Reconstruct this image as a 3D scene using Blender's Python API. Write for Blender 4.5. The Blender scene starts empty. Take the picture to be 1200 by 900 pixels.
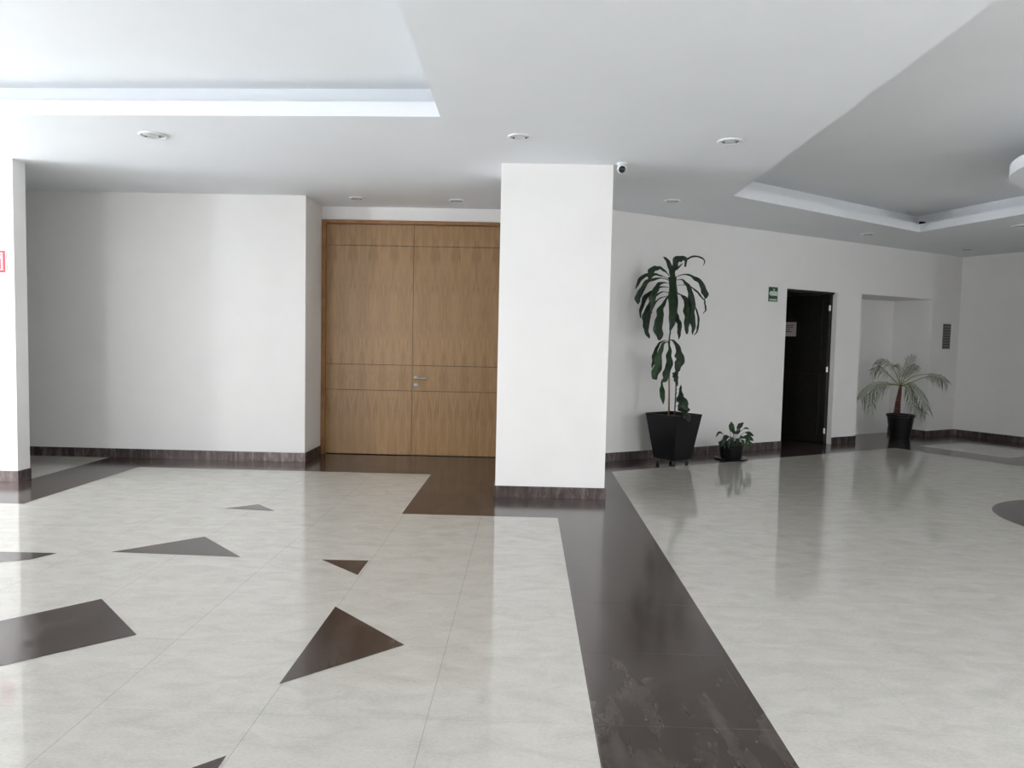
import bpy, bmesh, math, random
from mathutils import Vector, Matrix, geometry
random.seed(7)
C = bpy.context.scene
COL = C.collection
H = 1.35            # eye height
ZC = 2.882          # ceiling height

# ------------------------------------------------------------------ camera
FOC = 840.0
PITCH, ROLL, YAW = 0.0572334, 0.0212881, -0.0202940
_cy, _sy, _cp, _sp, _cr, _sr = math.cos(YAW), math.sin(YAW), math.cos(PITCH), math.sin(PITCH), math.cos(ROLL), math.sin(ROLL)
FWD = Vector((_sy*_cp, _cy*_cp, -_sp))
R0 = Vector((_cy, -_sy, 0)); U0 = R0.cross(FWD)
RGT = _cr*R0 + _sr*U0
UPV = -_sr*R0 + _cr*U0
cd = bpy.data.cameras.new('camera'); cam = bpy.data.objects.new('camera', cd); COL.objects.link(cam)
cd.sensor_fit = 'HORIZONTAL'; cd.sensor_width = 36.0; cd.lens = FOC/1200*36.0
cd.clip_start = 0.05; cd.clip_end = 200
M = Matrix((RGT, UPV, -FWD)).transposed().to_4x4(); M.translation = (0, 0, H)
cam.matrix_world = M
C.camera = cam

def at(x, y, Y):
    """point in the room at depth Y measured from the photograph"""
    d = (x-600)/FOC*RGT - (y-450)/FOC*UPV + FWD
    return Vector((0, 0, H)) + d*(Y/d.y)

# ------------------------------------------------------------------ world, light, exposure
C.view_settings.view_transform = 'Standard'
C.view_settings.look = 'None'
C.view_settings.gamma = 1.0
C.view_settings.use_curve_mapping = False
C.view_settings.exposure = -0.03
SKY = 23.4
w = bpy.data.worlds.new('sky'); C.world = w; w.use_nodes = True
nt = w.node_tree; nt.nodes.clear()
o = nt.nodes.new('ShaderNodeOutputWorld'); b = nt.nodes.new('ShaderNodeBackground')
tc = nt.nodes.new('ShaderNodeTexCoord'); sx = nt.nodes.new('ShaderNodeSeparateXYZ'); rp = nt.nodes.new('ShaderNodeValToRGB')
mr = nt.nodes.new('ShaderNodeMapRange'); mr.inputs[1].default_value = -1; mr.inputs[2].default_value = 1
rp.color_ramp.elements[0].position = 0.0; rp.color_ramp.elements[0].color = (.93, 1.0, 1.09, 1)
rp.color_ramp.elements[1].position = 1.0; rp.color_ramp.elements[1].color = (.92, 1.0, 1.12, 1)
e = rp.color_ramp.elements.new(0.47); e.color = (.93, 1.0, 1.09, 1)
e = rp.color_ramp.elements.new(0.53); e.color = (1.0, 1.0, 1.0, 1)
nt.links.new(tc.outputs['Generated'], sx.inputs[0]); nt.links.new(sx.outputs[2], mr.inputs[0])
nt.links.new(mr.outputs[0], rp.inputs[0]); nt.links.new(rp.outputs[0], b.inputs[0]); b.inputs[1].default_value = SKY
nt.links.new(b.outputs[0], o.inputs[0])
REAR = -3.2
# window openings out of view, placed and sized to fit the light: wall -> [(from, to), ...]
OPENINGS = {'rear': [(-4.9, -4.15)], 'left': [(.3, 1.5), (3.9, 6.0)], 'right': [(-.7, .4)]}
SIDE_X = 11.27
FILL_SKYLIGHTS = [(3.1, 4.9, -2.8, .2), (-8.3, -7.6, -2.8, .2)]        # unseen roof openings added behind the camera for fill light: x0, x1, y0, y1
def portal(wall_, a, b_):
    l = bpy.data.lights.new('daylight_opening', 'AREA'); l.shape = 'RECTANGLE'; l.size = b_-a; l.size_y = 2.7
    l.cycles.is_portal = True
    ob = bpy.data.objects.new('daylight_opening', l); COL.objects.link(ob); m_ = (a+b_)/2
    ob.location = {'rear': (m_, REAR-.17, 1.4), 'left': (-9.17, m_, 1.4), 'right': (SIDE_X+.17, m_, 1.4)}[wall_]
    ob.rotation_euler = (math.radians(90), 0, {'rear': 0, 'left': math.radians(-90), 'right': math.radians(90)}[wall_])
for w_, L_ in OPENINGS.items():
    for a_, b__ in L_: portal(w_, a_, b__)
for x0_, x1_, y0_, y1_ in FILL_SKYLIGHTS:
    l = bpy.data.lights.new('daylight_opening', 'AREA'); l.shape = 'RECTANGLE'; l.size = x1_-x0_; l.size_y = y1_-y0_; l.cycles.is_portal = True
    ob = bpy.data.objects.new('daylight_opening', l); COL.objects.link(ob); ob.location = ((x0_+x1_)/2, (y0_+y1_)/2, ZC+.42)

# ------------------------------------------------------------------ materials
def newmat(name):
    m = bpy.data.materials.new(name); m.use_nodes = True
    return m, m.node_tree, m.node_tree.nodes['Principled BSDF']
def node(nt, t, **kw):
    n = nt.nodes.new(t)
    for k, v in kw.items():
        if k.startswith('i_'):
            key = k[2:]; n.inputs[int(key) if key.isdigit() else key].default_value = v
        else: setattr(n, k, v)
    return n
def ramp(nt, stops):
    r = nt.nodes.new('ShaderNodeValToRGB'); el = r.color_ramp.elements
    el[0].position, el[0].color = stops[0][0], (*stops[0][1], 1)
    el[1].position, el[1].color = stops[-1][0], (*stops[-1][1], 1)
    for p, c in stops[1:-1]:
        q = el.new(p); q.color = (*c, 1)
    return r
def simple(name, col, rough=0.5, metal=0.0, noise=0.0, scale=20, spec=0.5, bump=0.0):
    m, t, p = newmat(name)
    p.inputs['Roughness'].default_value = rough; p.inputs['Metallic'].default_value = metal
    p.inputs['Specular IOR Level'].default_value = spec
    tcn = node(t, 'ShaderNodeTexCoord'); nz = node(t, 'ShaderNodeTexNoise', i_Scale=scale, i_Detail=4.0)
    t.links.new(tcn.outputs['Object'], nz.inputs['Vector'])
    a = [max(0, c*(1-noise)) for c in col]; z = [min(1, c*(1+noise)) for c in col]
    r = ramp(t, [(0.3, a), (0.7, z)]); t.links.new(nz.outputs['Fac'], r.inputs[0]); t.links.new(r.outputs[0], p.inputs['Base Color'])
    if bump:
        bp = node(t, 'ShaderNodeBump', i_Strength=bump, i_Distance=0.002); t.links.new(nz.outputs['Fac'], bp.inputs['Height'])
        t.links.new(bp.outputs[0], p.inputs['Normal'])
    return m

def grid_mask(t, px, py, ox, oy, wid, objv):
    """0..1 mask of tile joints on the X/Y grid"""
    sp = node(t, 'ShaderNodeSeparateXYZ'); t.links.new(objv, sp.inputs[0])
    outs = []
    for k, (per, off) in enumerate(((px, ox), (py, oy))):
        a = node(t, 'ShaderNodeMath', operation='SUBTRACT'); t.links.new(sp.outputs[k], a.inputs[0]); a.inputs[1].default_value = off - per/2
        d = node(t, 'ShaderNodeMath', operation='DIVIDE'); t.links.new(a.outputs[0], d.inputs[0]); d.inputs[1].default_value = per
        f = node(t, 'ShaderNodeMath', operation='FRACT'); t.links.new(d.outputs[0], f.inputs[0])
        s = node(t, 'ShaderNodeMath', operation='SUBTRACT'); t.links.new(f.outputs[0], s.inputs[0]); s.inputs[1].default_value = .5
        ab = node(t, 'ShaderNodeMath', operation='ABSOLUTE'); t.links.new(s.outputs[0], ab.inputs[0])
        l = node(t, 'ShaderNodeMath', operation='LESS_THAN'); t.links.new(ab.outputs[0], l.inputs[0]); l.inputs[1].default_value = wid/per
        outs.append(l)
    return outs[0].outputs[0], outs[1].outputs[0]

def floor_mat(name, stops, rough, joint_col, jw, streak=(1.2, 5.0, 1), big=(1, 1, 1), joint_mix=.6, spec=0.5, ior=1.5, yj=.35, metal=0.0, fine=.42, det=8.0, dist=.6):
    
    m, t, p = newmat(name)
    p.inputs['Specular IOR Level'].default_value = spec; p.inputs['IOR'].default_value = ior; p.inputs['Metallic'].default_value = metal
    tcn = node(t, 'ShaderNodeTexCoord')
    mp = node(t, 'ShaderNodeMapping'); mp.inputs['Scale'].default_value = streak
    t.links.new(tcn.outputs['Object'], mp.inputs[0])
    n1 = node(t, 'ShaderNodeTexNoise', i_Scale=3.0, i_Detail=det, i_Roughness=0.62, i_Distortion=dist); t.links.new(mp.outputs[0], n1.inputs['Vector'])
    n2 = node(t, 'ShaderNodeTexNoise', i_Scale=34.0, i_Detail=5.0, i_Roughness=.75); t.links.new(mp.outputs[0], n2.inputs['Vector'])
    mx = node(t, 'ShaderNodeMix', data_type='FLOAT'); mx.inputs[0].default_value = fine
    t.links.new(n1.outputs['Fac'], mx.inputs[2]); t.links.new(n2.outputs['Fac'], mx.inputs[3])
    r = ramp(t, stops); t.links.new(mx.outputs[0], r.inputs[0])
    # joints: crisp long joints left of the dark strip, faint ones elsewhere
    gx, gy = grid_mask(t, .6, .605, -.33, 5.51, jw, tcn.outputs['Object'])
    sp = node(t, 'ShaderNodeSeparateXYZ'); t.links.new(tcn.outputs['Object'], sp.inputs[0])
    lt = node(t, 'ShaderNodeMath', operation='LESS_THAN'); t.links.new(sp.outputs[0], lt.inputs[0]); lt.inputs[1].default_value = .5
    ma = node(t, 'ShaderNodeMath', operation='MULTIPLY_ADD'); t.links.new(lt.outputs[0], ma.inputs[0]); ma.inputs[1].default_value = joint_mix*.72; ma.inputs[2].default_value = joint_mix*.28
    mxx = node(t, 'ShaderNodeMath', operation='MULTIPLY'); t.links.new(gx, mxx.inputs[0]); t.links.new(ma.outputs[0], mxx.inputs[1])
    myy = node(t, 'ShaderNodeMath', operation='MULTIPLY'); t.links.new(gy, myy.inputs[0]); myy.inputs[1].default_value = joint_mix*yj
    jm = node(t, 'ShaderNodeMath', operation='MAXIMUM'); t.links.new(mxx.outputs[0], jm.inputs[0]); t.links.new(myy.outputs[0], jm.inputs[1])
    mc = node(t, 'ShaderNodeMix', data_type='RGBA'); mc.inputs[7].default_value = (*joint_col, 1)
    t.links.new(r.outputs[0], mc.inputs[6])
    t.links.new(jm.outputs[0], mc.inputs[0]); t.links.new(mc.outputs[2], p.inputs['Base Color'])
    rr = node(t, 'ShaderNodeMapRange'); rr.inputs[3].default_value = rough*.8; rr.inputs[4].default_value = rough*1.25
    t.links.new(n1.outputs['Fac'], rr.inputs[0]); t.links.new(rr.outputs[0], p.inputs['Roughness'])
    return m

M_BEIGE = floor_mat('polished_beige_tile', [(.30, (.42, .40, .35)), (.5, (.525, .50, .45)), (.70, (.61, .59, .545))], .06, (.22, .215, .20), .0011, streak=(1.8, 3.4, 1), joint_mix=.7, fine=.5)
M_DARK = floor_mat('dark_bronze_tile', [(.32, (.027, .019, .017)), (.46, (.047, .032, .027)), (.54, (.058, .044, .038)), (.72, (.092, .072, .064))], .15, (.20, .16, .14), .0011, streak=(2.6, .9, 1), joint_mix=.5, ior=1.6, yj=.9, fine=.12, det=5.0, dist=.4)
M_INLAY = floor_mat('dark_bronze_inlay', [(.32, (.027, .019, .017)), (.46, (.047, .032, .027)), (.54, (.058, .044, .038)), (.72, (.092, .072, .064))], .15, (.20, .16, .14), .0011, streak=(2.6, .9, 1), joint_mix=0.0, ior=1.6, yj=.9, fine=.12, det=5.0, dist=.4)
M_BASE = floor_mat('dark_bronze_skirting', [(.32, (.05, .038, .035)), (.5, (.12, .095, .09)), (.70, (.36, .32, .31))], .32, (.12, .1, .1), .001, streak=(5, 5, .8), metal=.75)
M_WALL = simple('matt_white_wall_paint', (.89, .87, .845), .65, noise=.012, scale=3, bump=.06)
M_CEIL = simple('matt_white_ceiling_paint', (.90, .92, .94), .8, noise=.01, scale=2)
M_BLACK = simple('black_plastic', (.006, .006, .007), .35, noise=.25, scale=9, spec=.22)
M_CASTER = simple('caster_rubber', (.01, .01, .01), .5)
M_SOIL = simple('potting_soil', (.03, .02, .013), .95, noise=.5, scale=60, bump=.6)
M_LEAF = simple('dark_glossy_leaf', (.011, .027, .010), .45, noise=.5, scale=22, spec=.3)
M_LEAF2 = simple('mid_green_leaf', (.020, .052, .014), .45, noise=.4, scale=25, spec=.3)
M_FROND = simple('palm_frond_green', (.115, .145, .07), .5, noise=.35, scale=18)
M_FRONDS = simple('palm_midrib_pale', (.22, .24, .10), .5, noise=.2, scale=18)
M_TRUNK = simple('reddish_palm_trunk', (.09, .03, .02), .8, noise=.5, scale=40, bump=.5)
M_STEM = simple('brown_green_stem', (.07, .055, .03), .7, noise=.4, scale=50)
M_CANE = simple('tan_bamboo_cane', (.32, .20, .13), .6, noise=.2, scale=30)
M_STEEL = simple('brushed_steel', (.62, .60, .58), .28, metal=1.0, noise=.05)
M_WHITE = simple('white_plastic', (.82, .83, .83), .35, noise=.01)
M_GLASS = simple('frosted_lamp_glass', (.60, .64, .64), .12, noise=.03)
M_LENS = simple('dark_camera_lens', (.01, .014, .014), .08)
M_DKWOOD = simple('very_dark_wood', (.012, .0095, .008), .45, noise=.35, scale=12)
M_PAPER = simple('notice_paper', (.62, .55, .52), .7, noise=.03)
M_INK = simple('brown_ink', (.20, .12, .10), .7)
M_GREEN = simple('sign_green', (.012, .075, .03), .4)
M_SIGNW = simple('sign_white', (.60, .70, .56), .4)
M_RED = simple('sign_red', (.62, .03, .05), .4)
M_DKINK = simple('dark_lettering', (.03, .03, .028), .5)
M_PLAQ = simple('grey_plaque', (.19, .185, .18), .4, noise=.05)
M_ALU = simple('aluminium_window_frame', (.45, .46, .47), .4, metal=.6)
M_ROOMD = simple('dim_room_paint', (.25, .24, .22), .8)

def wood_mat(name, dark=1.0):
    m, t, p = newmat(name)
    tcn = node(t, 'ShaderNodeTexCoord'); sp = node(t, 'ShaderNodeSeparateXYZ'); t.links.new(tcn.outputs['Object'], sp.inputs[0])
    # book-matched veneer leaves: x folded every 0.24 m
    pp = node(t, 'ShaderNodeMath', operation='PINGPONG'); t.links.new(sp.outputs[0], pp.inputs[0]); pp.inputs[1].default_value = .12
    cb = node(t, 'ShaderNodeCombineXYZ'); t.links.new(pp.outputs[0], cb.inputs[0]); t.links.new(sp.outputs[2], cb.inputs[2])
    mp = node(t, 'ShaderNodeMapping'); mp.inputs['Scale'].default_value = (14, 1, 1.4); t.links.new(cb.outputs[0], mp.inputs[0])
    n = node(t, 'ShaderNodeTexNoise', i_Scale=1.6, i_Detail=5.0, i_Roughness=.6, i_Distortion=1.2); t.links.new(mp.outputs[0], n.inputs['Vector'])
    mp2 = node(t, 'ShaderNodeMapping'); mp2.inputs['Scale'].default_value = (160, 1, 5); t.links.new(tcn.outputs['Object'], mp2.inputs[0])
    n2 = node(t, 'ShaderNodeTexNoise', i_Scale=1.0, i_Detail=3.0, i_Roughness=.6); t.links.new(mp2.outputs[0], n2.inputs['Vector'])
    mx = node(t, 'ShaderNodeMix', data_type='FLOAT'); mx.inputs[0].default_value = .4
    t.links.new(n.outputs['Fac'], mx.inputs[2]); t.links.new(n2.outputs['Fac'], mx.inputs[3])
    c = [tuple(v*dark for v in q) for q in ((.20, .098, .036), (.33, .19, .080), (.45, .27, .120))]
    r = ramp(t, [(.26, c[0]), (.5, c[1]), (.76, c[2])]); t.links.new(mx.outputs[0], r.inputs[0])
    t.links.new(r.outputs[0], p.inputs['Base Color']); p.inputs['Roughness'].default_value = .38
    return m
M_WOOD = wood_mat('walnut_veneer'); M_WOODF = simple('orange_wood_frame', (.30, .14, .05), .4, noise=.2, scale=8)
M_GROOVE = simple('dark_groove', (.03, .015, .008), .7)

# ------------------------------------------------------------------ helpers
def link(name, me, mats, parent=None):
    ob = bpy.data.objects.new(name, me); COL.objects.link(ob)
    for m in (mats if isinstance(mats, (list, tuple)) else [mats]): me.materials.append(m)
    if parent: ob.parent = parent
    return ob
def fin(name, bm, mats, parent=None, smooth=False, bevel=0, recalc=True):
    if recalc: bmesh.ops.recalc_face_normals(bm, faces=bm.faces)
    me = bpy.data.meshes.new(name); bm.to_mesh(me); bm.free()
    if smooth:
        for f in me.polygons: f.use_smooth = True
    ob = link(name, me, mats, parent)
    if bevel:
        md = ob.modifiers.new('bevel', 'BEVEL'); md.width = bevel; md.segments = 2; md.limit_method = 'ANGLE'
    return ob
def struct(ob, label=None):
    ob['kind'] = 'structure'
    if label: ob['label'] = label
    return ob
def thing(name, label, cat, loc, rotz=0, group=None):
    ob = bpy.data.objects.new(name, None); COL.objects.link(ob); ob.location = loc; ob.rotation_euler = (0, 0, rotz)
    ob.empty_display_size = .1
    ob['label'] = label; ob['category'] = cat
    if group: ob['group'] = group
    return ob
def box(bm, x0, x1, y0, y1, z0, z1, mi=0, T=None):
    vs = [Vector((x, y, z)) for x in (x0, x1) for y in (y0, y1) for z in (z0, z1)]
    if T: vs = [T @ v for v in vs]
    v = [bm.verts.new(q) for q in vs]
    for idx in ((0, 1, 3, 2), (4, 6, 7, 5), (0, 4, 5, 1), (2, 3, 7, 6), (0, 2, 6, 4), (1, 5, 7, 3)):
        f = bm.faces.new([v[i] for i in idx]); f.material_index = mi
def prism(bm, pts, z0, z1, mi=0):
    a = [bm.verts.new((x, y, z0)) for x, y in pts]; b2 = [bm.verts.new((x, y, z1)) for x, y in pts]
    n = len(pts)
    for i in range(n):
        f = bm.faces.new((a[i], a[(i+1) % n], b2[(i+1) % n], b2[i])); f.material_index = mi
    for q in (a[::-1], b2): bm.faces.new(q).material_index = mi
def lathe(bm, prof, cx=0, cy=0, n=32, mi=0, cap=True):
    rings = []
    for r, z in prof:
        rings.append([bm.verts.new((cx+r*math.cos(2*math.pi*k/n), cy+r*math.sin(2*math.pi*k/n), z)) for k in range(n)])
    for a, b2 in zip(rings, rings[1:]):
        for k in range(n):
            bm.faces.new((a[k], a[(k+1) % n], b2[(k+1) % n], b2[k])).material_index = mi
    if cap:
        bm.faces.new(rings[0][::-1]).material_index = mi; bm.faces.new(rings[-1]).material_index = mi
def tube(bm, pts, rad, n=8, mi=0):
    pts = [Vector(p) for p in pts]
    rads = rad if isinstance(rad, (list, tuple)) else [rad]*len(pts)
    rings = []; up = Vector((0.13, 1, 0.05)).normalized()
    for i, p in enumerate(pts):
        d = (pts[min(i+1, len(pts)-1)] - pts[max(i-1, 0)]).normalized()
        a = d.cross(up)
        if a.length < 1e-3: a = d.cross(Vector((1, 0, 0)))
        a.normalize(); c = d.cross(a)
        rings.append([bm.verts.new(p + rads[i]*(math.cos(2*math.pi*k/n)*a + math.sin(2*math.pi*k/n)*c)) for k in range(n)])
    for a, b2 in zip(rings, rings[1:]):
        for k in range(n): bm.faces.new((a[k], a[(k+1) % n], b2[(k+1) % n], b2[k])).material_index = mi
    bm.faces.new(rings[0][::-1]).material_index = mi; bm.faces.new(rings[-1]).material_index = mi
def smooth_path(pts, n=5):
    """Catmull-Rom through pts (Vectors or tuples of any length)"""
    P = [Vector(p) for p in pts]; P = [2*P[0]-P[1]] + P + [2*P[-1]-P[-2]]; out = []
    for i in range(1, len(P)-2):
        for k in range(n):
            t = k/n; a, b2, c, d = P[i-1:i+3]
            out.append(.5*((2*b2) + (c-a)*t + (2*a-5*b2+4*c-d)*t*t + (3*b2-a-3*c+d)*t**3))
    out.append(P[-2]); return out

# slanted wall frame: s along the wall (to the right), t out into the hall
TH = math.radians(30.3)
ES = Vector((math.cos(TH), math.sin(TH), 0)); ET = Vector((math.sin(TH), -math.cos(TH), 0)); W0 = Vector((.94, 8.27, 0))
TW = Matrix.Translation(W0) @ Matrix((ES, ET, Vector((0, 0, 1)))).transposed().to_4x4()
def sw(s, t): q = W0 + s*ES + t*ET; return (q.x, q.y)
DS0, DS1, DZ = 2.925, 3.965, 2.157       # dark door opening
NS0, NS1, NZ, ND = 4.50, 6.25, 2.166, .64  # niche opening
SC = 7.0                                   # corner with right wall

# ------------------------------------------------------------------ floor
bm = bmesh.new()
def poly(pts, z, mi):
    f = bm.faces.new([bm.verts.new((x, y, z)) for x, y in pts]); f.material_index = mi
    if f.normal.z == 0: f.normal_update()
    if f.normal.z < 0: f.normal_flip()
poly([(-9.2, -6.2), (11.3, -6.2), (11.3, 13.5), (-9.2, 13.5)], 0, 0)
Z1 = [.0004]
def dark(pts, mi=1):
    Z1[0] += .00006; poly(pts, Z1[0], mi)
dark([(.266, -6), (.875, -6), (.93, 7.6), (.266, 7.6)])                    # strip running to the column
dark([(-.95, 5.51), (.28, 5.51), (.28, 7.6), (-.95, 7.6)])                  # round the column
dark([(-3.95, 7.2), (-.95, 7.2), (-.95, 8.6), (-3.95, 8.6)])                # along the wall and doors
dark([(-.95, 7.6), (.93, 7.6), (1.3, 8.6), (-.95, 8.6)])
dark([(-4.56, 5.51), (-3.95, 5.51), (-3.95, 8.6), (-4.56, 8.6)])            # left strip
dark([(-9.2, 5.51), (-4.56, 5.51), (-4.56, 6.48), (-9.2, 6.48)])
dark([(.93, 7.6), sw(4.55, .59), sw(4.55, -1.2), sw(-.2, -1.2)])            # along slanted wall
dark([sw(4.55, .59), sw(7.0, .59), sw(7.0, -1.2), sw(4.55, -1.2)])
dark([sw(4.55, 9), sw(4.55, .59), sw(5.12, .59), sw(5.12, 9)])
dark([sw(5.12, 1.76), sw(6.4, 1.76), sw(6.4, 2.36), sw(5.12, 2.36)])
dark([sw(6.4, .59), sw(7.0, .59), sw(7.0, 9), sw(6.4, 9)])
tris = [[(262, 596), (303, 591), (322, 599)], [(130, 647), (240, 629), (282, 653)], [(377, 656), (432, 657), (419, 674)],
        [(393, 711), (474, 756), (327, 802)]]
def flo(x, y):
    d = (x-600)/FOC*RGT - (y-450)/FOC*UPV + FWD; p = Vector((0, 0, H)) + d*(-H/d.z); return (p.x, p.y)
for t_ in tris: dark([flo(*q) for q in t_], 2)
dark([(-2.86, 4.28), (-2.93, 4.14), (-3.45, 3.90), (-3.60, 4.27)], 2)
dark([flo(119, 702), flo(160, 744), flo(0, 781), (-2.70, 2.30), (-3.30, 2.62), flo(0, 728)], 2)
dark([flo(265, 886), flo(248, 912), (-1.35, 1.75), flo(225, 900)], 2)
f = bm.faces.new([bm.verts.new((4.9+.985*math.cos(k*math.pi/36), 5.72+.985*math.sin(k*math.pi/36), .0006)) for k in range(72)]); f.material_index = 2
fl = fin('floor', bm, [M_BEIGE, M_DARK, M_INLAY], recalc=False); struct(fl)
# beige leftovers between the dark bands sit in the base layer

# ------------------------------------------------------------------ ceiling with two recessed trays
def offset(poly_, d):
    n = len(poly_); out = []
    for i in range(n):
        p0, p1, p2 = (Vector(poly_[(i+k) % n]) for k in (-1, 0, 1))
        a = (p1-p0).normalized(); b2 = (p2-p1).normalized()
        na = Vector((a.y, -a.x)); nb = Vector((b2.y, -b2.x))
        m = (na+nb).normalized(); out.append(tuple(p1 + m*d/max(.3, m.dot(na))))
    return out
trayL = [(-7.0, .6), (-.60, .6), (-.63, 4.98), (-7.0, 5.19)]
trayR = [(1.98, 1.2), (7.6, 1.2), (7.6, 4.2), (5.49, 7.86), (5.0, 9.41), (2.05, 7.39)]
bm = bmesh.new()
outer = [(-9.3, -6.3), (11.4, -6.3), (11.4, 13.6), (-9.3, 13.6)]
holes = [[(a, c), (b_, c), (b_, d), (a, d)] for a, b_, c, d in FILL_SKYLIGHTS]
loops = [outer, trayL, trayR] + holes
pts = [p for L in loops for p in L]
vv = [bm.verts.new((x, y, ZC)) for x, y in pts]
for t3 in geometry.tessellate_polygon([[Vector((x, y, 0)) for x, y in L] for L in loops]):
    try: bm.faces.new([vv[i] for i in t3])
    except ValueError: pass
LIP, RISE, LEDGE = .10, .24, .16
for T_ in (trayL, trayR):
    big = offset(T_, LEDGE); n = len(T_)
    r0 = [bm.verts.new((x, y, ZC)) for x, y in T_]; r1 = [bm.verts.new((x, y, ZC+LIP)) for x, y in T_]
    r2 = [bm.verts.new((x, y, ZC+LIP)) for x, y in big]; r3 = [bm.verts.new((x, y, ZC+RISE)) for x, y in big]
    for a, b2 in ((r0, r1), (r1, r2), (r2, r3)):
        for i in range(n): bm.faces.new((a[i], a[(i+1) % n], b2[(i+1) % n], b2[i]))
    bm.faces.new(r3)
struct(fin('ceiling', bm, M_CEIL, recalc=False))
bm = bmesh.new()
pts = [p for L in [outer]+holes for p in L]
for zz in (ZC+.3, ZC+.4):
    vv = [bm.verts.new((x, y, zz)) for x, y in pts]
    for t3 in geometry.tessellate_polygon([[Vector((x, y, 0)) for x, y in L] for L in [outer]+holes]):
        try: bm.faces.new([vv[i] for i in t3])
        except ValueError: pass
for L in holes:
    a = [bm.verts.new((x, y, ZC)) for x, y in L]; b_ = [bm.verts.new((x, y, ZC+.4)) for x, y in L]
    for i in range(4): bm.faces.new((a[i], a[(i+1) % 4], b_[(i+1) % 4], b_[i]))
struct(fin('ceiling', bm, M_CEIL, recalc=False))

# ------------------------------------------------------------------ walls
def wall(name, boxes, T=None, mat=None):
    bm = bmesh.new()
    for q in boxes: box(bm, *q, T=T)
    return struct(fin(name, bm, mat or M_WALL))
wall('wall_back', [(-9.0, -2.41, 7.74, 8.7, 0, ZC)])
# wall holding the wooden doors, and its bulkhead
wall('wall_doorway', [(-2.41, .9, 8.35, 8.7, 2.735, ZC), (-.24, .9, 8.35, 8.7, 0, 2.735), (-2.44, .9, 8.7, 8.8, 0, ZC)])
wall('wall_pillar', [(-.255, .70, 6.22, 6.75, 0, ZC)])
wall('wall_stub', [(-9.0, -4.58, 6.33, 6.49, 0, ZC)])
wall('wall_slanted', [(-.95, DS0, -.15, 0, 0, ZC), (DS0, DS1, -.15, 0, DZ, ZC), (DS1, NS0, -.15, 0, 0, ZC), (NS0, NS1, -.15, 0, NZ, ZC), (NS1, SC+.2, -.15, 0, 0, ZC)], T=TW)
# niche lining
wall('wall_niche', [(NS0-.1, NS0, -ND-.1, -.15, 0, ZC), (NS1, NS1+.1, -ND-.1, -.15, 0, ZC), (NS0, NS1, -ND-.1, -ND, 0, ZC), (NS0, NS1, -ND, -.15, NZ, NZ+.1)], T=TW)
wall('wall_right', [(SC, SC+.15, -.2, 8.6, 0, ZC)], T=TW)
wall('wall_light_blocker', [(6.0, SC, 2.1, 2.25, 0, ZC)], T=TW)  # unseen partition added to keep light off the right wall
def glazed_wall(name, lo, hi, opens, frame):
    boxes = []; x = lo
    for a, b_ in sorted(opens): boxes.append((x, a, 0, ZC)); boxes.append((a, b_, 2.75, ZC)); x = b_
    boxes.append((x, hi, 0, ZC))
    return [frame(*q) for q in boxes if q[1]-q[0] > .01]
wall('wall_rear', glazed_wall('r', -9.15, 11.6, OPENINGS['rear'], lambda a, b_, z0, z1: (a, b_, REAR-.15, REAR, z0, z1)))
wall('wall_left', glazed_wall('l', REAR-.15, 8.7, OPENINGS['left'], lambda a, b_, z0, z1: (-9.15, -9.0, a, b_, z0, z1)))
wall('wall_side', glazed_wall('s', REAR-.15, sw(SC, 8.5)[1]+.2, OPENINGS['right'], lambda a, b_, z0, z1: (SIDE_X, SIDE_X+.15, a, b_, z0, z1)))
# dim room behind the dark door
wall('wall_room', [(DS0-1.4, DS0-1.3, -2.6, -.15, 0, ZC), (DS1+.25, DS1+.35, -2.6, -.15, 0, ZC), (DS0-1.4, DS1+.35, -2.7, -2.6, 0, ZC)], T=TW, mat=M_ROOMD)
def window(name, x0, x1, T=None):
    root = bpy.data.objects.new(name, None); COL.objects.link(root); root['kind'] = 'structure'
    bm = bmesh.new(); n = max(2, round((x1-x0)/1.3))
    for z in (0.0, 2.69): box(bm, x0, x1, -.03, .03, z, z+.06, T=T)
    for k in range(n+1):
        x = x0 + (x1-x0-.05)*k/n; box(bm, x, x+.05, -.03, .03, .06, 2.69, T=T)
    fin('window_frame', bm, M_ALU, root)
nwin = 0
for w_, L_ in OPENINGS.items():
    for a_, b__ in L_:
        nwin += 1
        T = {'rear': Matrix.Translation((0, REAR-.08, 0)), 'left': Matrix.Translation((-9.08, 0, 0)) @ Matrix.Rotation(math.radians(90), 4, 'Z'),
             'right': Matrix.Translation((SIDE_X+.08, 0, 0)) @ Matrix.Rotation(math.radians(90), 4, 'Z')}[w_]
        window('window_%d' % nwin, a_, b__, T)

# ------------------------------------------------------------------ baseboards
BH, BT = .10, .012
def base(name, boxes, T=None):
    bm = bmesh.new()
    for q in boxes: box(bm, *q, T=T)
    return struct(fin(name, bm, M_BASE, bevel=.0015))
base('baseboard_back', [(-9.0, -2.41+BT, 7.74-BT, 7.739, 0, BH), (-2.409, -2.41+BT, 7.7395, 8.33, 0, BH)])
base('baseboard_pillar', [(-.255-BT, .70+BT, 6.22-BT, 6.219, 0, BH), (.701, .70+BT, 6.2195, 6.75, 0, BH), (-.255-BT, -.256, 6.2195, 6.75, 0, BH)])
base('baseboard_stub', [(-9.0, -4.58+BT, 6.33-BT, 6.329, 0, BH), (-4.579, -4.58+BT, 6.3295, 6.49, 0, BH)])
base('baseboard_slanted', [(-.95, DS0, .001, BT, 0, BH), (DS1, NS0, .001, BT, 0, BH), (NS1, SC-BT, .001, BT, 0, BH), (NS1-BT, NS1-.001, -ND, .001, 0, BH)], T=TW)
base('baseboard_right', [(SC-BT, SC-.001, 0, 8.5, 0, BH)], T=TW)

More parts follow.
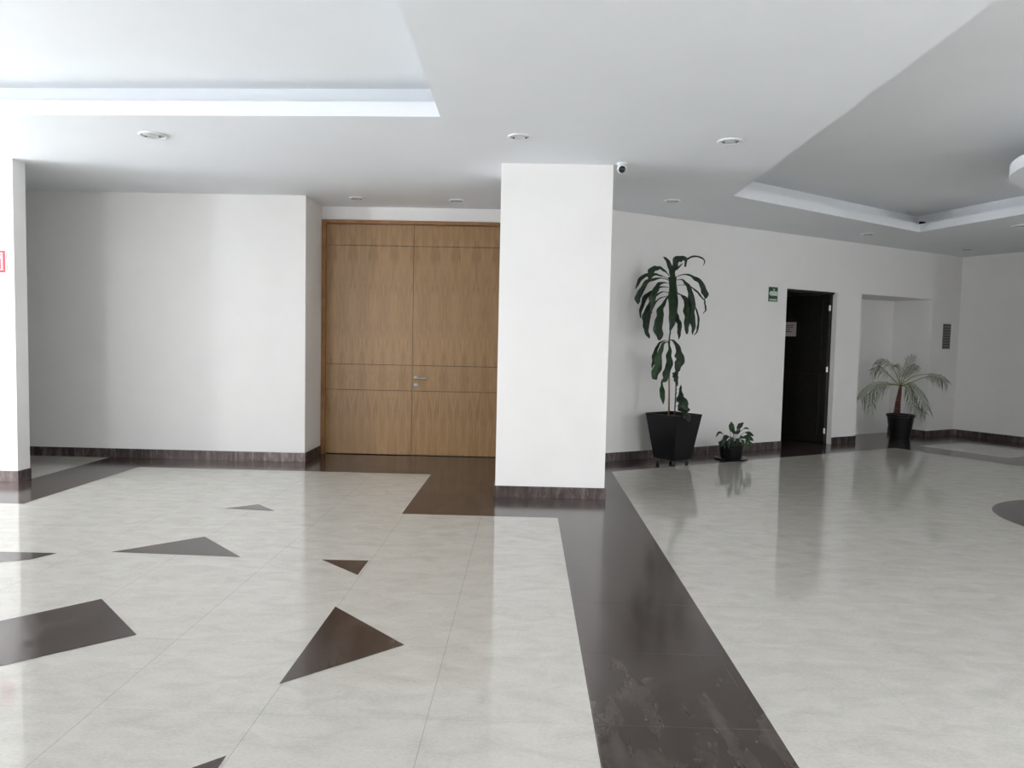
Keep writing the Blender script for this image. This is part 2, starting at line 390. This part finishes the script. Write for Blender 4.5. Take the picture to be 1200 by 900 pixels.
# ------------------------------------------------------------------ wooden double door
root = bpy.data.objects.new('door_1', None); COL.objects.link(root); root.location = (-1.33, 8.36, 0); root['kind'] = 'structure'
root['label'] = 'tall walnut veneer double door beside the white pillar'; root['category'] = 'door'
X0, X1 = -1.08, 1.08; ZT = 2.73
bm = bmesh.new()
box(bm, X0, X0+.05, -.03, .12, 0, ZT); box(bm, X1-.05, X1, -.03, .12, 0, ZT); box(bm, X0+.05, X1-.05, -.03, .12, ZT-.04, ZT)
fin('door_frame', bm, M_WOODF, root, bevel=.002)
for x0, x1 in ((X0+.052, -.013), (-.009, X1-.052)):
    bm = bmesh.new(); zs = [0.006, .763, 1.062, 2.443, ZT-.042]; g = .003
    box(bm, x0+.002, x1-.002, .008, .045, .006, ZT-.043, mi=1)
    for z0, z1 in zip(zs, zs[1:]): box(bm, x0, x1, 0, .02, z0+g, z1-g, mi=0)
    leaf = fin('door_leaf', bm, [M_WOOD, M_GROOVE], root)
hx = .035; hz = .918
bm = bmesh.new()
T = Matrix.Translation((hx, -.001, hz)) @ Matrix.Rotation(math.radians(90), 4, 'X')
b2 = bmesh.new(); lathe(b2, [(.026, 0), (.026, .006), (.022, .009), (.010, .010), (.010, .045), (.0095, .050)], n=24); bmesh.ops.transform(b2, matrix=T, verts=b2.verts)
me = bpy.data.meshes.new('t'); b2.to_mesh(me); bm.from_mesh(me)
tube(bm, smooth_path([(hx, -.048, hz), (hx+.02, -.052, hz), (hx+.08, -.052, hz), (hx+.118, -.050, hz), (hx+.130, -.035, hz-.004)], 4), .0085, 10)
fin('lever_handle', bm, M_STEEL, leaf, smooth=True)
bm = bmesh.new(); T = Matrix.Translation((hx, -.001, hz-.088)) @ Matrix.Rotation(math.radians(90), 4, 'X')
lathe(bm, [(.027, 0), (.027, .006), (.020, .012), (.012, .013), (.010, .022)], n=24); bmesh.ops.transform(bm, matrix=T, verts=bm.verts)
fin('lock_cylinder', bm, M_STEEL, leaf, smooth=True)

# ------------------------------------------------------------------ dark door standing open
root = bpy.data.objects.new('door_2', None); COL.objects.link(root); root.matrix_world = TW @ Matrix.Translation((DS1, 0, 0)); root['kind'] = 'structure'
root['label'] = 'very dark wooden door standing open into a dim room'; root['category'] = 'door'
wd = DS1-DS0
bm = bmesh.new()
box(bm, -wd, -wd+.03, -.15, -.03, 0, DZ); box(bm, -wd+.03, -.03, -.15, -.03, DZ-.03, DZ)
box(bm, -.03, 0, -.15, -.075, 0, DZ)
fin('door_frame', bm, M_DKWOOD, root)
bm = bmesh.new(); ang = math.radians(0)
# leaf hinged on the right jamb, swung about 75 degrees into the room
LA = math.atan2(.74, -.67) - TH                    # world direction of the leaf, in wall coordinates
LT = Matrix.Translation((-.035, -.085, 0)) @ Matrix.Rotation(0, 4, 'Z')
dloc = Vector((math.cos(LA), -math.sin(LA), 0)); nloc = Vector((-dloc.y, dloc.x, 0))
LM = Matrix.Translation((-.04, -.08, 0)) @ Matrix((dloc, nloc, Vector((0, 0, 1)))).transposed().to_4x4()
if LM.to_3x3().determinant() < 0: pass
box(bm, 0, .93, -.02, .02, .01, DZ-.035, T=LM)
for zz in (.12, 1.15): box(bm, .10, .83, -.024, .024, zz, zz+.88, T=LM)
lf = fin('door_leaf', bm, M_DKWOOD, root, bevel=.003)
for hz_ in (.15, 1.03, 1.90):
    bm = bmesh.new(); box(bm, -.085, -.045, -.074, -.068, hz_, hz_+.075); tube(bm, [(-.062, -.064, hz_), (-.062, -.064, hz_+.075)], .007, 8)
    h_ = fin('hinge', bm, M_STEEL, root); h_['label'] = 'steel hinge plate'
# notice taped to the dark leaf
nr = thing('paper_notice', 'pale paper notice with brown lines on the open dark door', 'notice', (0, 0, 0))
side = 1 if (LM.to_3x3() @ Vector((0, 1, 0))).dot(Vector((0, 1, 0))) > 0 else -1
P0 = TW @ Matrix.Translation((DS1, 0, 0)) @ LM
# choose the face that looks at the camera
fc = Vector((0, 0, H)); lc = P0 @ Vector((.5, 0, 1.3)); nrm = (P0.to_3x3() @ Vector((0, 1, 0)))
sgn = 1 if nrm.dot(fc-lc) > 0 else -1
nr.matrix_world = P0 @ Matrix.Translation((.68, sgn*.0255, 1.64))
bm = bmesh.new(); box(bm, -.20, .20, -.001, .001, -.105, .105); fin('sheet', bm, M_PAPER, nr)
bm = bmesh.new()
for k, ww in enumerate((.32, .30, .22, .28)): box(bm, -ww/2, ww/2, sgn*.0011, sgn*.0018, .05-k*.030, .062-k*.030)
pr = fin('printed_lines', bm, M_INK, nr)

# ------------------------------------------------------------------ wall signs
def wall_thing(name, label, cat, s, z, T=TW):
    t_ = thing(name, label, cat, (0, 0, 0)); t_.matrix_world = T @ Matrix.Translation((s, .001, z)); return t_
er = wall_thing('exit_route_sign', 'small green exit route sign with pale arrow left of the dark door', 'sign', 2.655, 2.065)
bm = bmesh.new(); box(bm, -.085, .085, 0, .004, -.095, .095); fin('sign_board', bm, M_GREEN, er)
bm = bmesh.new()
prism(bm, [(-.082, 0), (-.045, .036), (-.045, .028), (.078, .028), (.078, -.030), (-.045, -.030), (-.045, -.036)], 0, .001)
bmesh.ops.transform(bm, matrix=Matrix.Translation((0, .0042, .012)) @ Matrix.Rotation(math.radians(90), 4, 'X') @ Matrix.Scale(-1, 4, (0, 0, 1)), verts=bm.verts)
fin('arrow', bm, M_SIGNW, er)
bm = bmesh.new()
# running figure in pale strokes above the arrow
for a_, b_ in (((.0, .078), (.0, .056)), ((.0, .072), (-.022, .062)), ((.0, .070), (.020, .060)), ((.0, .056), (-.016, .043)), ((.0, .056), (.018, .043))):
    tube(bm, [(a_[0]+.01, .0045, a_[1]), (b_[0]+.01, .0045, b_[1])], .0035, 6)
fin('running_figure', bm, M_SIGNW, er)
bm = bmesh.new()
for k in range(9): box(bm, -.068+k*.0155, -.068+k*.0155+(.011 if k % 3 else .008), .0042, .005, -.078, -.060)
box(bm, -.070, .070, .00415, .0047, -.082, -.0775)
fin('lettering', bm, M_SIGNW, er)

pq = wall_thing('wall_plaque', 'narrow dark-lettered plaque on the wall by the right corner', 'plaque', 6.66, 1.60)
bm = bmesh.new(); box(bm, -.105, .105, 0, .005, -.20, .20); fin('plate', bm, M_PLAQ, pq)
bm = bmesh.new()
rr = random.Random(3)
bm.free()
for k in range(9):
    bm = bmesh.new(); x = -.095; z = .175 - k*.043
    box(bm, -.095, .095, .0052, .0054, z-.002, z+.001)
    while x < .085:
        l_ = rr.uniform(.012, .045); l_ = min(l_, .095-x); box(bm, x, x+l_, .0053, .0065, z-rr.uniform(.010, .016), z+.012); x += l_+.007
    fin('lettering_row', bm, M_DKINK, pq)

fs = thing('fire_extinguisher_sign', 'red and white fire extinguisher sign on the left wall stub', 'sign', (-4.742, 6.3285, 1.975))
bm = bmesh.new(); box(bm, -.095, .095, -.004, 0, -.105, .105); fin('sign_board', bm, M_WHITE, fs, bevel=.002)
bm = bmesh.new()
box(bm, -.086, .086, -.0052, -.0042, -.096, -.074); box(bm, -.086, .086, -.0052, -.0042, .080, .096)
box(bm, -.086, -.064, -.0052, -.0042, -.073, .079); box(bm, .064, .086, -.0052, -.0042, -.073, .079)
fin('red_border', bm, M_RED, fs)['label'] = 'red border'
bm = bmesh.new()
DXS = .024
prism(bm, [(-.022, -.066), (.022, -.066), (.022, .020), (.012, .036), (-.012, .036), (-.022, .020)], 0, .001)
bmesh.ops.transform(bm, matrix=Matrix.Translation((.012, -.0042, 0)) @ Matrix.Rotation(math.radians(90), 4, 'X'), verts=bm.verts)
for v in bm.verts: v.co.x += DXS-.012
tube(bm, smooth_path([(DXS, -.0047, .036), (DXS, -.0047, .052), (DXS-.024, -.0047, .058), (DXS-.040, -.0047, .042), (DXS-.046, -.0047, .010)], 4), .004, 6)
tube(bm, [(DXS-.006, -.0047, .052), (DXS+.026, -.0047, .062)], .004, 6)
fin('extinguisher_symbol', bm, M_RED, fs)

# ------------------------------------------------------------------ ceiling fittings
dls = [((-2.90, 5.53), .105, 'recessed round downlight nearest the wide pale tray on the left'),
       ((-.09, 5.42), .092, 'recessed round downlight in front of the white pillar top'),
       ((1.47, 5.45), .092, 'recessed round downlight right of the dome camera, beside the right tray edge'),
       ((-1.88, 7.83), .085, 'left recessed downlight of the two above the wooden doors'),
       ((-.80, 7.87), .085, 'right recessed downlight of the two above the wooden doors, near the pillar'),
       ((1.49, 7.68), .085, 'small recessed downlight above the tall drooping plant'),
       ((4.44, 9.62), .085, 'recessed downlight in the soffit above the dark door'),
       ((6.48, 10.87), .085, 'recessed downlight in the far right corner of the hall'),
       ((5.85, 8.79), .085, 'recessed downlight at the right edge, under the right wall soffit')]
def ring_mesh(r):
    bm = bmesh.new()
    lathe(bm, [(r, 0), (r, -.006), (r*.92, -.012), (r*.76, -.008), (r*.72, -.002), (r*.72, 0)], n=36, cap=False); return bm
for (x, y), r, lab in dls:
    t_ = thing('recessed_downlight', lab, 'downlight', (x, y, ZC-.0005), group='ceiling downlights')
    fin('trim_ring', ring_mesh(r), M_WHITE, t_, smooth=True)
    bm = bmesh.new(); lathe(bm, [(r*.74, -.001), (r*.66, -.007), (r*.4, -.012), (r*.15, -.014)], n=28); fin('glass_lens', bm, M_GLASS, t_, smooth=True)
    for sg in (-1, 1):
        bm = bmesh.new(); box(bm, sg*r*.5-.006, sg*r*.5+.006, -.012, .0, -.016, -.006); fin('clip', bm, M_DKINK, t_)

dc = thing('dome_camera', 'white eyeball security camera on the ceiling beside the pillar', 'security camera', (.765, 6.16, ZC))
bm = bmesh.new(); lathe(bm, [(.046, 0), (.046, -.012), (.040, -.022), (.034, -.024)], n=28); fin('mount', bm, M_WHITE, dc, smooth=True)
bm = bmesh.new(); bmesh.ops.create_uvsphere(bm, u_segments=24, v_segments=16, radius=.041); bmesh.ops.translate(bm, vec=(0, 0, -.046), verts=bm.verts); fin('housing', bm, M_WHITE, dc, smooth=True)
bm = bmesh.new(); lathe(bm, [(.029, 0), (.029, .012), (.022, .017), (.008, .020)], n=24)
dv = (Vector((0, 0, 1.2)) - Vector((.765, 6.16, ZC-.046))).normalized()
qm = dv.to_track_quat('Z', 'Y').to_matrix().to_4x4()
bmesh.ops.transform(bm, matrix=Matrix.Translation(Vector((0, 0, -.050)) + dv*.031) @ qm, verts=bm.verts); fin('lens', bm, M_LENS, dc, smooth=True)

# round dropped disc inside the right tray
cdsc = thing('ceiling_disc', 'large round white dropped disc in the right ceiling tray', 'ceiling disc', (4.9, 5.72, ZC-.05))
bm = bmesh.new(); lathe(bm, [(.4, .28), (.9, .28), (1.0, .10), (1.005, .09), (1.005, .004), (1.0, 0)], n=96)
bm.free(); bm = bmesh.new(); lathe(bm, [(1.005, 0), (1.005, .10)], n=96); fin('disc', bm, M_CEIL, cdsc)
bm = bmesh.new(); lathe(bm, [(.80, .10), (.80, .285)], n=64, cap=False); fin('neck', bm, M_CEIL, cdsc)
# small black fitting on the tray ledge
bm = bmesh.new(); box(bm, -.04, .04, -.02, .02, 0, .035); box(bm, -.02, .02, -.03, -.02, .008, .028)
sp_ = fin('cable_box', bm, M_BLACK, bevel=.003); sp_.location = (5.04, 9.43, ZC+LIP); sp_.rotation_euler = (0, 0, TH)
sp_['label'] = 'tiny black box lying in the corner of the right ceiling tray ledge'; sp_['category'] = 'box'

# ------------------------------------------------------------------ leaves
def strap_leaf(pts, wmax, parent, mat, wave=.22, fold=.25, base_w=.10, peak=.55, tip=.08, ctr=None, seed=0, name='leaf'):
    """pts: centre line in 3D; wmax: greatest width; a folded, wavy strap"""
    P = smooth_path(pts, 9); n = len(P); bm = bmesh.new(); rows = []
    rnd = random.Random(seed); ph = rnd.uniform(0, 6)
    for i, p in enumerate(P):
        u = i/(n-1)
        d = (P[min(i+1, n-1)] - P[max(i-1, 0)]).normalized()
        side_ = d.cross(Vector((0, 1, 0)))
        if side_.length < .05: side_ = Vector((1, 0, 0))
        side_.normalize(); nn = side_.cross(d).normalized()
        if u < peak: q_ = u/peak; s_ = base_w + (1-base_w)*(q_*q_*(3-2*q_))**1.15
        else: s_ = tip + (1-tip)*math.cos((u-peak)/(1-peak)*math.pi/2)**.8
        wl = wmax/2*s_*(1+wave*math.sin(19*u+ph)+wave*.6*math.sin(33*u+2*ph)); wr = wmax/2*s_*(1+wave*math.sin(21*u+ph+2)+wave*.6*math.sin(29*u+ph))
        fz = fold*wmax/2*s_
        zz = .12*wmax*math.sin(17*u+ph)
        rows.append([bm.verts.new(p-side_*wl+nn*(fz+zz)), bm.verts.new(p-side_*wl*.5+nn*(fz*.4)), bm.verts.new(p), bm.verts.new(p+side_*wr*.5+nn*(fz*.4)), bm.verts.new(p+side_*wr+nn*(fz-zz))])
    for a, b2 in zip(rows, rows[1:]):
        for k in range(4): bm.faces.new((a[k], a[k+1], b2[k+1], b2[k]))
    ob = fin(name, bm, mat, parent, smooth=True)
    md = ob.modifiers.new('thickness', 'SOLIDIFY'); md.thickness = .0016; md.offset = 0
    return ob

# ------------------------------------------------------------------ tall drooping plant in square planter
PC = Vector((1.69, 8.2, 0))
dr = thing('potted_dracaena', 'tall drooping strap-leaved plant in a black square planter on casters', 'potted plant', PC)
ang = math.radians(-6)
def sq(r, z, a0=ang): return [(r*math.sin(a0+k*math.pi/2), -r*math.cos(a0+k*math.pi/2), z) for k in range(4)]
bm = bmesh.new()
rings = [[bm.verts.new(q) for q in sq(r, z)] for r, z in ((.205, .075), (.212, .07), (.318, .575), (.322, .585), (.300, .585), (.292, .52), (.05, .52))]
for a, b2 in zip(rings, rings[1:]):
    for k in range(4): bm.faces.new((a[k], a[(k+1) % 4], b2[(k+1) % 4], b2[k]))
bm.faces.new(rings[0][::-1]); bm.faces.new(rings[-1])
fin('planter', bm, M_BLACK, dr, bevel=.004)
bm = bmesh.new(); prism(bm, [(x, y) for x, y, _ in sq(.288, 0)], .505, .545); fin('soil', bm, M_SOIL, dr)
for k in range(4):
    x, y, _ = sq(.165, 0)[k]; bm = bmesh.new()
    tube(bm, [(x-.012, y, .026), (x+.012, y, .026)], .026, 16); box(bm, x-.018, x-.014, y-.012, y+.012, .02, .075); box(bm, x+.014, x+.018, y-.012, y+.012, .02, .075)
    box(bm, x-.018, x+.018, y-.016, y+.016, .062, .078)
    fin('caster', bm, M_CASTER, dr)
DY = 8.2
def c1(cx, cy, dy=0): return at(740+cx/8.18, 290+cy/8.18, DY+dy) - PC
def c2(cx, cy, dy=0): return at(740+cx/5.625, 390+cy/5.625, DY+dy) - PC
bm = bmesh.new()
stem = [c2(248, 545), c2(248, 300), c2(250, 50), c1(372, 800), c1(380, 560), c1(390, 260)]
stem[0].z = .53
tube(bm, smooth_path(stem, 6), .0085, 10)
fin('stem', bm, M_STEM, dr, smooth=True)
bm = bmesh.new(); s2 = [c2(284, 545, -.03), c2(290, 440, -.03), c2(294, 340, -.02), c2(288, 255, -.01)]; s2[0].z = .53
sp2 = smooth_path(s2, 8); tube(bm, sp2, [.006+.003*(i % 2) for i in range(len(sp2))], 8)
for i in range(2, len(sp2)-3): tube(bm, [sp2[i], sp2[i] + Vector((.022*(1 if i % 2 else -1), -.006, .010))], [.003, .001], 5)
fin('stem', bm, M_STEM, dr, smooth=True)['label'] = 'short knobbly side stem'
bm = bmesh.new(); cn = [c2(244, 545, -.03), c2(247, 300, -.03), c2(250, 120, -.02)]; cn[0].z = .52; tube(bm, cn, .006, 8); fin('support_cane', bm, M_CANE, dr, smooth=True)
PXM = DY/FOC                        # metres per photo pixel at the plant
def L1(pts, wpx, d, **k):
    n = len(pts); q = [c1(x, y, d*min(1, i/(n-1)*1.6)) for i, (x, y) in enumerate(pts)]
    strap_leaf(q, wpx/8.18*PXM, dr, k.pop('mat', M_LEAF), seed=len(dr.children), **k)
def L2(pts, wpx, d, **k):
    n = len(pts); q = [c2(x, y, d*min(1, i/(n-1)*1.6)) for i, (x, y) in enumerate(pts)]
    strap_leaf(q, wpx/5.625*PXM, dr, k.pop('mat', M_LEAF), seed=len(dr.children)+9, **k)
L1([(388, 280), (375, 200), (345, 125), (305, 88)], 42, -.05, base_w=.8, peak=.35, wave=.05)
L1([(398, 280), (405, 200), (438, 120), (480, 105), (522, 120), (515, 188)], 62, -.08, base_w=.7, peak=.3, tip=.1)
L1([(500, 112), (530, 112), (560, 96), (620, 85), (680, 103), (702, 140), (688, 172)], 18, -.06, wave=.2, peak=.12, base_w=.9, tip=.25)
L1([(430, 215), (462, 180), (495, 150)], 16, -.04, base_w=.9, wave=.1, peak=.3)
L1([(362, 270), (315, 220), (265, 196), (215, 205), (180, 260), (182, 322)], 58, -.12, base_w=.18, peak=.75)
L1([(358, 300), (290, 272), (230, 260), (140, 265), (72, 325), (38, 402)], 36, .08, base_w=.15, peak=.7)
L1([(358, 312), (290, 294), (210, 305), (135, 345), (85, 430), (60, 500), (62, 545)], 56, -.02, base_w=.1, peak=.75)
L1([(358, 345), (300, 338), (250, 370), (215, 450), (195, 550), (192, 635)], 62, -.16, base_w=.1, peak=.6)
L1([(358, 382), (285, 378), (205, 420), (135, 480), (92, 590), (88, 680)], 42, .10, base_w=.1, peak=.6)
L1([(358, 430), (280, 430), (200, 500), (150, 600), (128, 700), (122, 785)], 52, .02, base_w=.1, peak=.75)
L1([(360, 460), (270, 490), (205, 560), (165, 660), (145, 780), (172, 872)], 46, -.08, base_w=.1, peak=.8)
L1([(362, 460), (325, 510), (280, 610), (262, 740), (265, 890)], 84, -.20, base_w=.15, peak=.8, tip=.3)
L1([(395, 275), (400, 400), (402, 540), (396, 690), (368, 812)], 88, -.20, base_w=.8, peak=.45, wave=.05)
L1([(410, 560), (440, 660), (462, 760), (452, 885)], 44, -.16, base_w=.3, peak=.6)
L1([(432, 280), (505, 258), (585, 278), (655, 330), (700, 410), (712, 490)], 56, -.10, base_w=.08, peak=.85, tip=.3)
L1([(700, 490), (708, 560), (712, 600), (686, 635)], 16, -.10, base_w=.7, peak=.4)
L1([(432, 310), (490, 312), (535, 360), (572, 450), (590, 560), (600, 660)], 54, -.05, base_w=.1, peak=.65)
L1([(435, 362), (530, 362), (605, 402), (660, 460), (702, 510)], 18, .12, base_w=.15, peak=.7)
L1([(440, 430), (498, 478), (530, 570), (535, 700), (530, 832)], 62, -.14, base_w=.1, peak=.7)
L1([(440, 440), (520, 480), (572, 580), (592, 710), (586, 838)], 52, .05, base_w=.1, peak=.7)
L1([(590, 540), (632, 620), (642, 730), (625, 810), (598, 842)], 20, .05, base_w=.4, peak=.4)
L2([(248, 50), (205, 55), (168, 95), (150, 165), (135, 235)], 28, .08, base_w=.1, peak=.75)
L2([(248, 62), (215, 68), (188, 130), (172, 220), (152, 308)], 56, -.08, base_w=.1, peak=.85, tip=.4, mat=M_LEAF2)
L2([(248, 55), (252, 130), (245, 220), (222, 300), (195, 330)], 46, -.16, base_w=.3, peak=.5)
L2([(250, 45), (285, 60), (315, 130), (318, 190), (300, 260)], 60, -.10, base_w=.1, peak=.75, wave=.2)
L2([(300, 230), (296, 290), (303, 350)], 26, -.08, base_w=.6, peak=.4)
L2([(275, 262), (290, 300), (300, 350)], 26, -.03, base_w=.6, peak=.4)
L2([(200, 325), (203, 390), (210, 472)], 36, -.10, base_w=.3, peak=.5, mat=M_LEAF2, wave=.05)
L2([(326, 345), (325, 400), (340, 470), (355, 530)], 72, -.16, base_w=.12, peak=.75, tip=.5)
L2([(340, 505), (365, 540), (382, 585)], 50, -.34, base_w=.4, peak=.5)

# ------------------------------------------------------------------ small leafy plant
SP = Vector((2.50, 8.70, 0))
sm = thing('small_potted_plant', 'small broad-leaved plant in a round black pot between planter and dark door', 'potted plant', SP)
bm = bmesh.new(); lathe(bm, [(.195, .004), (.20, .018), (.192, .020), (.15, .008), (.02, .008)], n=40); fin('saucer', bm, M_BLACK, sm, smooth=False)
bm = bmesh.new(); lathe(bm, [(.115, .010), (.120, .012), (.145, .180), (.152, .182), (.152, .200), (.142, .200), (.138, .172), (.02, .172)], n=40); fin('pot', bm, M_BLACK, sm)
bm = bmesh.new(); lathe(bm, [(.138, .165), (.137, .178)], n=24); fin('soil', bm, M_SOIL, sm)
def c3(cx, cy, dy=0): return at(830+cx/13.85, 480+cy/13.85, 8.65+dy) - SP
base_ = Vector((0, -.02, .175))
small = [((410, 400), (385, 300), (372, 195), 95, -.02), ((460, 330), (510, 270), (572, 212), 80, .03), ((430, 400), (480, 370), (520, 320), 60, -.05),
         ((560, 318), (610, 300), (665, 318), 30, .05), ((250, 405), (180, 370), (120, 450), 36, 0), ((350, 440), (290, 450), (225, 530), 80, -.08),
         ((370, 440), (380, 480), (400, 540), 80, -.10), ((590, 370), (660, 385), (742, 432), 60, .02), ((560, 450), (640, 450), (740, 505), 90, -.06),
         ((600, 420), (650, 480), (600, 560), 80, -.10), ((440, 470), (480, 500), (470, 580), 70, -.13), ((300, 460), (240, 520), (200, 620), 70, -.05),
         ((640, 500), (690, 560), (660, 660), 60, -.12), ((500, 480), (540, 450), (600, 470), 50, -.1), ((340, 240), (400, 330), (440, 400), 60, -.02),
         ((520, 300), (500, 340), (450, 390), 40, .0), ((330, 430), (270, 480), (215, 600), 75, -.15), ((400, 440), (350, 520), (330, 640), 70, -.16), ((520, 470), (560, 520), (570, 620), 60, -.15), ((280, 500), (270, 580), (265, 640), 60, -.12)]
stm = bmesh.new()
for i, (a, b_, c_, wpx, d) in enumerate(small):
    A, B, D = c3(*a, d*.6), c3(*b_, d), c3(*c_, d)
    mid = (base_ + A)/2 + Vector((0, 0, .02))
    tube(stm, smooth_path([base_, mid, A], 4), .0028, 6)
    strap_leaf([A, B, D], wpx/13.85*8.65/FOC, sm, M_LEAF if i % 3 else M_LEAF2, wave=.04, fold=.3, base_w=.15, peak=.5, tip=.02, seed=i)
fin('stem', stm, M_LEAF2, sm, smooth=True)

# ------------------------------------------------------------------ palm in the niche
PP = Vector((5.76, 11.10, 0))
pm = thing('potted_palm', 'small arching palm with reddish trunk in a black pot by the niche', 'potted plant', PP)
bm = bmesh.new(); lathe(bm, [(.135, 0), (.14, .004), (.186, .345), (.202, .348), (.204, .385), (.188, .385), (.180, .35), (.02, .35)], n=40); fin('pot', bm, M_BLACK, pm)
bm = bmesh.new(); lathe(bm, [(.178, .345), (.176, .362)], n=24); fin('soil', bm, M_SOIL, pm)
def c4(cx, cy, dy=0): return at(1000+cx/6.925, 400+cy/6.923, 11.1+dy) - PP
bm = bmesh.new(); tp = smooth_path([c4(353, 590), c4(362, 500), c4(375, 420), c4(384, 350)], 8); n = len(tp)
tube(bm, tp, [(.048-.030*i/(n-1))*(1.15 if i % 2 else .9) for i in range(n)], 12); fin('trunk', bm, M_TRUNK, pm)
def frond(path, d, llen, start=.3, dens=26, droop=.6, seed=0, out=1.0):
    rnd = random.Random(seed); n0 = len(path)
    P = smooth_path([c4(x, y, d*i/(n0-1)) for i, (x, y) in enumerate(path)], 10); n = len(P)
    bm = bmesh.new(); tube(bm, P, [.007*(1-.8*i/(n-1)) for i in range(n)], 6, mi=1)
    for k in range(dens):
        u = start + (1-start)*(k+.5)/dens; f_ = u*(n-1); i = min(int(f_), n-2); p = P[i].lerp(P[i+1], f_-i)
        tdir = (P[i+1]-P[i]).normalized()
        for sg in (-1, 1):
            sd = tdir.cross(Vector((0, -1, .25))).normalized()*sg
            L = llen*(.55+.6*math.sin(math.pi*min(1, (u-start)/(1-start)*.9+.08)))*rnd.uniform(.8, 1.15)
            v = (sd*.75*out + tdir*.75 + Vector((0, rnd.uniform(-.35, .35), 0))).normalized()
            q1 = p + v*L*.5 + Vector((0, 0, -.10*droop*L)); q2 = p + v*L*.95 + Vector((0, 0, -.75*droop*L))
            w_ = .0038; wd_ = tdir.cross(v).cross(v).normalized()
            if wd_.length < .5: wd_ = Vector((0, 0, 1))
            a_ = [bm.verts.new(p-wd_*w_*.5), bm.verts.new(p+wd_*w_*.5)]; b_ = [bm.verts.new(q1-wd_*w_), bm.verts.new(q1+wd_*w_)]; c_ = bm.verts.new(q2)
            bm.faces.new((a_[0], a_[1], b_[1], b_[0])); bm.faces.new((b_[0], b_[1], c_))
    ob = fin('frond', bm, [M_FROND, M_FRONDS], pm, recalc=False)
    md = ob.modifiers.new('thickness', 'SOLIDIFY'); md.thickness = .0012; md.offset = 0
frond([(385, 360), (400, 280), (440, 200), (482, 118)], -.05, .11, .3, 17, .1, 1)
frond([(388, 360), (420, 290), (460, 235), (505, 195)], -.18, .12, .25, 19, .6, 2)
frond([(378, 360), (350, 270), (300, 190), (235, 160), (195, 185)], .05, .12, .35, 19, .9, 3)
frond([(376, 360), (300, 285), (220, 222), (145, 235)], -.10, .12, .35, 19, 1.0, 4)
frond([(376, 355), (300, 345), (200, 352), (110, 400), (60, 465)], -.15, .19, .22, 24, 1.2, 5)
frond([(376, 358), (290, 352), (200, 380), (150, 450), (138, 560)], -.28, .13, .3, 20, 1.0, 6)
frond([(390, 352), (480, 290), (580, 268), (690, 285), (765, 335)], -.12, .12, .55, 17, 1.0, 7)
frond([(392, 358), (480, 330), (580, 292), (660, 295), (735, 325)], .05, .10, .5, 14, 1.0, 8)
frond([(392, 360), (450, 350), (500, 385), (560, 470), (600, 560)], -.12, .17, .15, 24, 1.1, 9)
frond([(390, 362), (430, 370), (465, 440), (500, 530), (580, 585)], -.28, .15, .15, 24, .9, 10)
frond([(382, 362), (375, 290), (370, 220), (350, 190)], .1, .10, .3, 14, .6, 11)

bpy.context.view_layer.update()
